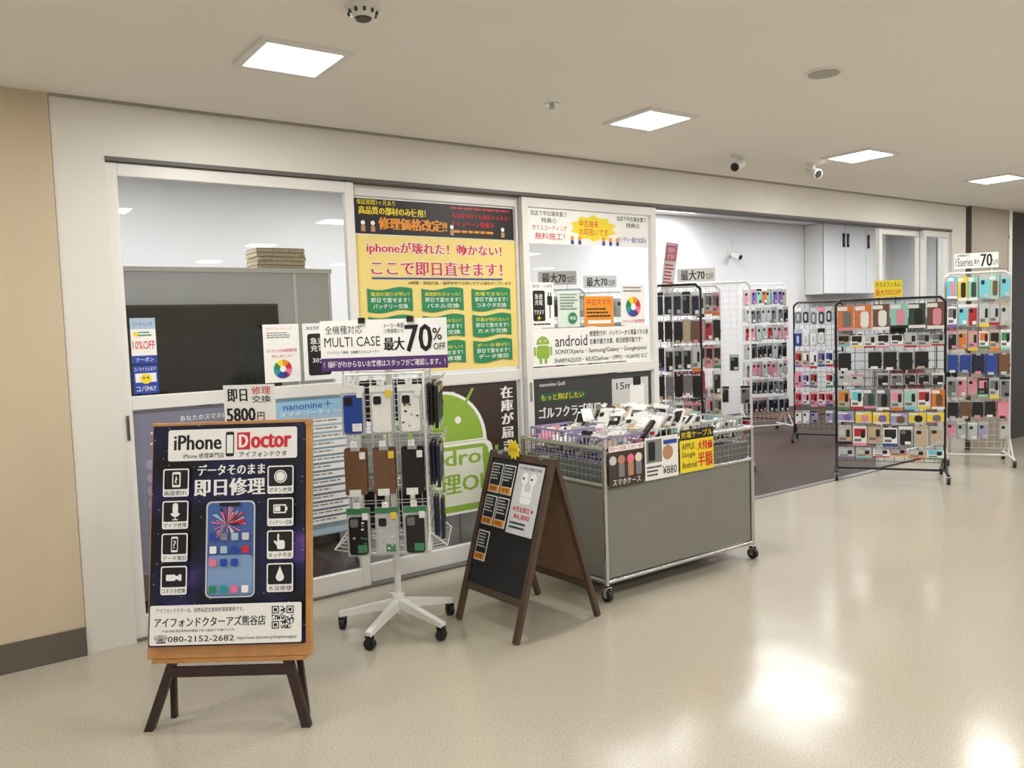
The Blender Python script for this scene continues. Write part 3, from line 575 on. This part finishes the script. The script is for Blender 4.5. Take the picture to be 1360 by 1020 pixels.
# ------------------------------------------------------------------ spinner rack with sign
g=Group('phone_case_spinner_rack',(1.705,-.665,0),-34)
b=g.part('star_base')
for k in range(5):
    a=math.radians(70+34+72*k)
    b.M=Matrix.Rotation(a,4,'Z')
    b.add([(.02,-.018,.10),(.02,.018,.10),(.29,.014,.062),(.29,-.014,.062),(.02,-.018,.145),(.02,.018,.145),(.29,.014,.085),(.29,-.014,.085)],
          [(0,1,2,3),(7,6,5,4),(0,3,7,4),(1,0,4,5),(2,1,5,6),(3,2,6,7)],WIREW)
    b.caster(.275,0,0,.027,RUB)
b.M=Matrix.Identity(4)
b.tube((0,0,.08),(0,0,.17),.03,WIREW,16)
pl=g.part('pole'); pl.tube((0,0,.15),(0,0,1.26),.016,WIREW,16); pl.tube((0,0,.30),(0,0,.34),.022,WIREW,16)
cg=g.part('wire_cage'); hw=.175; z0,z1=.41,1.23
for k in range(4):
    cg.M=Matrix.Rotation(k*math.pi/2,4,'Z')
    cg.tube((-hw,-hw,z0),(-hw,-hw,z1),.006,WIREW,8)
    for z in (z0,z0+.02,z1): cg.tube((-hw,-hw,z),(hw,-hw,z),.005,WIREW,6)
    meshgrid(cg,-hw,hw,z0,z1,.058,.0022,WIREW,-hw)
    cg.tube((0,0,z0),(hw,-hw,z0),.005,WIREW,6); cg.tube((0,0,z1),(hw,-hw,z1),.005,WIREW,6)
    for i in range(7): cg.tube((-hw+i*hw/3,-hw,z0+.015),(-hw+i*hw/3,-hw-.08,z0+.03),.002,WIREW,4)
    cg.tube((-hw,-hw-.08,z0+.03),(hw,-hw-.08,z0+.03),.003,WIREW,6)
    cg.tube((-hw,-hw-.08,z0+.03),(-hw,-hw,z0+.1),.003,WIREW,6); cg.tube((hw,-hw-.08,z0+.03),(hw,-hw,z0+.1),.003,WIREW,6)
st=g.part('hanging_cases'); hk=g.part('hooks')
sty=[[('blue','case'),('white','case'),('white','pattern')],[('brown','wallet'),('brown','wallet'),('black','wallet')],[('black','printed'),('clear','printed'),('black','case')]]
for k in range(3):
    S=Matrix.Rotation(k*math.pi/2,4,'Z'); st.M=S; hk.M=S
    dp=.088 if k==0 else .05
    for r in range(3):
        for c in range(3):
            if k==1 and (r==2 and c!=1): continue
            x=-.128+.125*c; z=1.185-.27*r; col,kd=sty[r][c] if k==0 else rnd.choice([('black','wallet'),('black','wallet'),('navy','wallet'),('grey','case')])
            hook(hk,x,z+.012,-hw,-hw-dp-.022,CHROME)
            for j in range(2): st.prism(rr(x,z-.1,.1,.19,.008,2),-hw-dp+.013+j*.014,-hw-dp+.022+j*.014,P['clear'] if kd=='case' else P[col])
            extra=kd in ('pattern','printed'); pack(st,x,z,-hw-dp,.102,.215,P[col],'case' if extra else kd,P['white'] if r!=2 else P['green'])
            if extra:
                for j in range(9):
                    px,pz=x+rnd.uniform(-.034,.034),z-.06-rnd.uniform(0,.13)
                    st.prism(rr(px,pz,.012,.008,.003,2),-hw-dp-.0098,-hw-dp-.0082,P[rnd.choice(['beige','brown','black'] if kd=='pattern' else ['clear','green','white'])])
            st.box(x+.02,-hw-dp-.016,z-.05,x+.045,-hw-dp-.0125,z-.02,P['yellow'] if c==1 else P['white'])
            hk.box(x-.014,-hw-dp-.027,z+.004,x+.014,-hw-dp-.024,z+.03,P['white'])
sg=g.part('sale_sign'); q=Pan(sg,-.29,1.475,.575,.23,y=-.10,bg=WHT,thick=.004)
q.text('全機種対応',.04,.10,.33,.27,BLK,False); q.text('MULTI CASE',.03,.33,.47,.52,BLK,False); q.text('アンドロイド機種・全機種カスタムオーダー',.05,.60,.46,.66,BLK,False); q.text('メーカー希望\n小売価格から',.5,.08,.66,.28,BLK,False)
q.heavy('最大',.5,.36,.66,.62,BLK); q.heavy('70',.67,.12,.88,.66,BLK,.004); q.text('%',.885,.2,.96,.44,BLK); q.text('OFF',.89,.5,.985,.63,BLK)
q.rect(0,.74,1,1,PUR); q.text('！機種がわからないお客様はスタッフがご確認します。！',.02,.80,.98,.93,WHT)
sg.tube((-.2,-.06,1.15),(-.2,-.09,1.40),.004,WIREW,6); sg.tube((.2,-.06,1.15),(.2,-.09,1.40),.004,WIREW,6)
for x in (-.1,.12): sg.box(x-.015,-.108,1.46,x+.015,-.09,1.485,BLK)
g.done()

# ------------------------------------------------------------------ A-frame blackboard
AW=mat('a_frame_brown',(78,60,46),.45,noise=.14,nscale=16); APLY=mat('a_frame_ply',(122,94,68),.55,noise=.12,nscale=10); CHB=mat('chalkboard',(24,26,27),.35,noise=.06)
g=Group('a_frame_blackboard',(2.255,-.955,0),-86)
hgt=.815; spread=.26; ang=math.atan2(spread,hgt); W=.47; Ln=math.hypot(hgt,spread)
for nm,sgn in (('front_panel',1),('rear_panel',-1)):
    pt=g.part(nm); pt.bevel=.002
    M=(Matrix.Identity(4) if sgn==1 else Matrix.Rotation(math.pi,4,'Z'))@Matrix.Translation((0,-spread,0))@Matrix.Rotation(-ang,4,'X')
    pt.M=M
    for sx in (-1,1): pt.box(min(sx*W/2,sx*(W/2-.03)),-.012,.004,max(sx*W/2,sx*(W/2-.03)),.012,Ln-.01,AW)
    pt.box(-W/2+.03,-.011,Ln-.045,W/2-.03,.011,Ln-.012,AW); pt.box(-W/2+.03,-.011,.16,W/2-.03,.011,.195,AW)
    pt.box(-W/2+.03,-.004,.195,W/2-.03,.006,Ln-.045,CHB if sgn==1 else APLY)
    if sgn==1:
        pt.box(-W/2+.03,.006,.195,W/2-.03,.009,Ln-.045,APLY)
        MF=M
pt=g.part('leaflets')
for (x,z) in ((-.195,.785),(-.10,.785),(-.195,.625),(-.10,.625),(-.195,.45)):
    q=Pan(pt,x,z,.085,.145,y=-.008,M=MF,bg=WHT); q.rect(.05,.04,.95,.74,BLK); q.lines(.12,.1,.88,.6,5,LGY); q.rect(.05,.76,.95,.96,ORG); q.text('修理',.2,.79,.8,.93,BLK)
q=Pan(pt,.0,.80,.19,.33,y=-.008,M=MF,bg=LGY); q.text('その商品が値段でお得！',.08,.03,.92,.08,BLK)
for cx in (.35,.66): q.ell(cx,.2,.13,WHT,k=1.2); q.rrect(cx-.04 ,.22,cx+.05,.42,.04,WHT); q.ell(cx-.05,.2,.035,BLK)
q.rrect(.3,.38,.72,.56,.1,WHT); q.rect(.3,.46,.72,.463,GRY); q.text('★完全独立★',.1,.6,.9,.68,RED); q.text('¥6,800',.2,.71,.8,.79,RED); q.lines(.1,.83,.9,.95,2,BLK)
s2=g.part('star_tag'); s2.M=Matrix.Translation((-.03,-.03,.83)); pts=[]
for i in range(20): a=i/20*6.2832; R=.05 if i%2==0 else .036; pts.append((R*math.cos(a),R*math.sin(a)))
s2.prism(pts,-.004,0,YEL); q=Pan(s2,-.026,.016,.052,.032,y=-.004,M=s2.M); q.text('おすすめ',0,.2,1,.8,RED)
hg=g.part('hinges')
for x in (-.15,.15): hg.box(x-.02,-.02,.795,x+.02,.02,.812,CHROME)
hg.tube((-W/2+.04,-.15,.32),(-W/2+.04,.15,.32),.003,CHROME,6)
g.done()

# ------------------------------------------------------------------ cart with baskets
g=Group('wheeled_bargain_cart',(3.28,-.69,0)); CW,CD,CH=1.16,.70,.785
GPAN=mat('cart_grey_panel',(126,126,121),.45,noise=.03,nscale=8)
f=g.part('steel_frame')
for sx in (-1,1):
    for sy in (-1,1):
        f.tube((sx*CW/2,sy*CD/2,.085),(sx*CW/2,sy*CD/2,CH),.014,CHROME,12); f.caster(sx*CW/2,sy*CD/2,0,.032)
for z in (.10,.60,CH):
    for sy in (-1,1): f.tube((-CW/2,sy*CD/2,z),(CW/2,sy*CD/2,z),.012,CHROME,10)
    for sx in (-1,1): f.tube((sx*CW/2,-CD/2,z),(sx*CW/2,CD/2,z),.012,CHROME,10)
pn=g.part('grey_panels'); a=CW/2-.018; bq=CD/2-.006
pn.box(-a,-bq-.004,.115,a,-bq+.002,.588,GPAN); pn.box(-a,bq-.002,.115,a,bq+.004,.588,GPAN); pn.box(-CW/2+.003,-bq+.012,.115,-CW/2+.008,bq-.012,.588,GPAN); pn.box(CW/2-.008,-bq+.012,.115,CW/2-.003,bq-.012,.588,GPAN)
pn.box(-a,-bq+.01,.60,a,bq-.01,.606,GPAN)
ba=g.part('wire_sides'); meshgrid(ba,-CW/2,CW/2,.61,CH-.01,.035,.0018,CHROME,-CD/2); meshgrid(ba,-CW/2,CW/2,.61,CH-.01,.035,.0018,CHROME,CD/2)
for sx in (-1,1):
    ba.M=Matrix.Translation((sx*CW/2,0,0))@Matrix.Rotation(math.pi/2,4,'Z'); meshgrid(ba,-CD/2,CD/2,.61,CH-.01,.035,.0018,CHROME)
bs=g.part('plastic_baskets')
def basket(x0,y0,x1,y1,z0,z1,m):
    t=.004
    bs.box(x0,y0,z0,x1,y1,z0+t,m); n=9
    for z in (z0+.005,(z0+z1)/2,z1-.012):
        bs.box(x0,y0,z,x1,y0+t,z+.012,m); bs.box(x0,y1-t,z,x1,y1,z+.012,m); bs.box(x0,y0+t,z,x0+t,y1-t,z+.012,m); bs.box(x1-t,y0+t,z,x1,y1-t,z+.012,m)
    for i in range(n+1):
        x=x0+(x1-x0-.006)*i/n; y=y0+t+(y1-y0-2*t-.006)*i/n
        bs.box(x,y0,z0,x+.006,y0+t,z1-.01,m); bs.box(x,y1-t,z0,x+.006,y1,z1-.01,m); bs.box(x0,y,z0,x0+t,y+.006,z1-.01,m); bs.box(x1-t,y,z0,x1,y+.006,z1-.01,m)
basket(-.55,-.31,-.24,-.02,.70,.84,P['lilac']); basket(-.55,.01,-.24,.31,.70,.85,P['lilac'])
basket(-.22,-.31,.18,-.02,.72,.85,P['white']); basket(-.22,.01,.18,.31,.72,.86,P['white'])
basket(.20,-.31,.55,-.02,.72,.85,P['clear']); basket(.20,.01,.55,.31,.72,.86,P['mint'])
bs.box(-.56,-.33,.607,.56,.33,.70,P['grey'])
pk=g.part('bargain_cases')
for i in range(270):
    x=rnd.uniform(-.50,.50); y=rnd.uniform(-.28,.28)
    hgt0=.79+.075*math.exp(-((x+.02)/.25)**2)+.03*rnd.random()
    if x<-.24: hgt0-=.03
    if x>.25: hgt0-=.03
    w_,h_=rnd.uniform(.06,.09),rnd.uniform(.13,.18)
    pal=['white','clear','white','black','white','white','beige','clear','black','pink','grey'] if x<.2 else ['mint','clear','white','grey','black']
    lean=rnd.gauss(-.95,.2)
    pk.M=Matrix.Translation((x,y,hgt0))@Matrix.Rotation(rnd.gauss(-1.2,.35),4,'Z')@Matrix.Rotation(lean,4,'X')@Matrix.Rotation(rnd.uniform(-.25,.25),4,'Y')
    pack(pk,0,h_/2,0,w_,h_,P[rnd.choice(pal)],rnd.choice(['case','case','card','card','wallet']),P[rnd.choice(['white','white','white','clear','beige'])])
sg=g.part('front_signs'); y=-CD/2-.018
q=Pan(sg,-.565,.80,.245,.215,y=y,bg=DBR); 
for i,(a,m) in enumerate(((.12,LGY),(.36,TAN),(.62,PNK),(.85,CRM))): q.ell(a,.35,.1,m); q.rrect(a-.08,.45,a+.08,.76,.02,rnd.choice([TAN,DGY,GRY]))
q.rect(0,0,1,.14,WHT); q.text('対応ケースが充実しています！ 100円',.03,.02,.97,.12,RED); q.text('スマホケース',.1,.8,.9,.95,WHT)
q=Pan(sg,-.31,.815,.25,.225,y=y,bg=WHT); q.rect(.04,.05,.5,.6,GRY); q.rrect(.1,.1,.3,.55,.03,BLK); q.ell(.68,.4,.16,TAN); q.text('¥880',.52,.72,.95,.92,BLK); q.lines(.05,.68,.48,.95,3,DGY); q.rect(.55,.1,.95,.2,BLU)
q=Pan(sg,-.045,.83,.27,.235,y=y,bg=YEL); q.rect(0,0,1,.24,BLK); q.text('充電ケーブル',.03,.04,.97,.2,YEL); q.text('APPLE',.05,.32,.42,.46,BLK); q.text('Google',.05,.52,.44,.68,BLK); q.text('Android',.05,.75,.48,.9,BLK); q.heavy('大特価',.52,.3,.96,.52,RED,.005); q.heavy('半額',.52,.57,.96,.92,RED,.005)
g.done()

# ------------------------------------------------------------------ camera
cam=bpy.data.cameras.new('camera'); co=bpy.data.objects.new('camera',cam); COL.objects.link(co)
a_,p_,r_=math.radians(35.242),math.radians(3.961),math.radians(-1.903)
F=Vector((math.sin(a_)*math.cos(p_),math.cos(a_)*math.cos(p_),-math.sin(p_))); R=Vector((math.cos(a_),-math.sin(a_),0)); U=R.cross(F)
R2=R*math.cos(r_)+U*math.sin(r_); U2=-R*math.sin(r_)+U*math.cos(r_)
m3=Matrix((R2,U2,-F)).transposed()
co.matrix_world=Matrix.Translation((0,-4.077,1.4146))@m3.to_4x4()
cam.sensor_width=36; cam.lens=1068.7/1360*36; cam.clip_start=.05
sc.camera=co
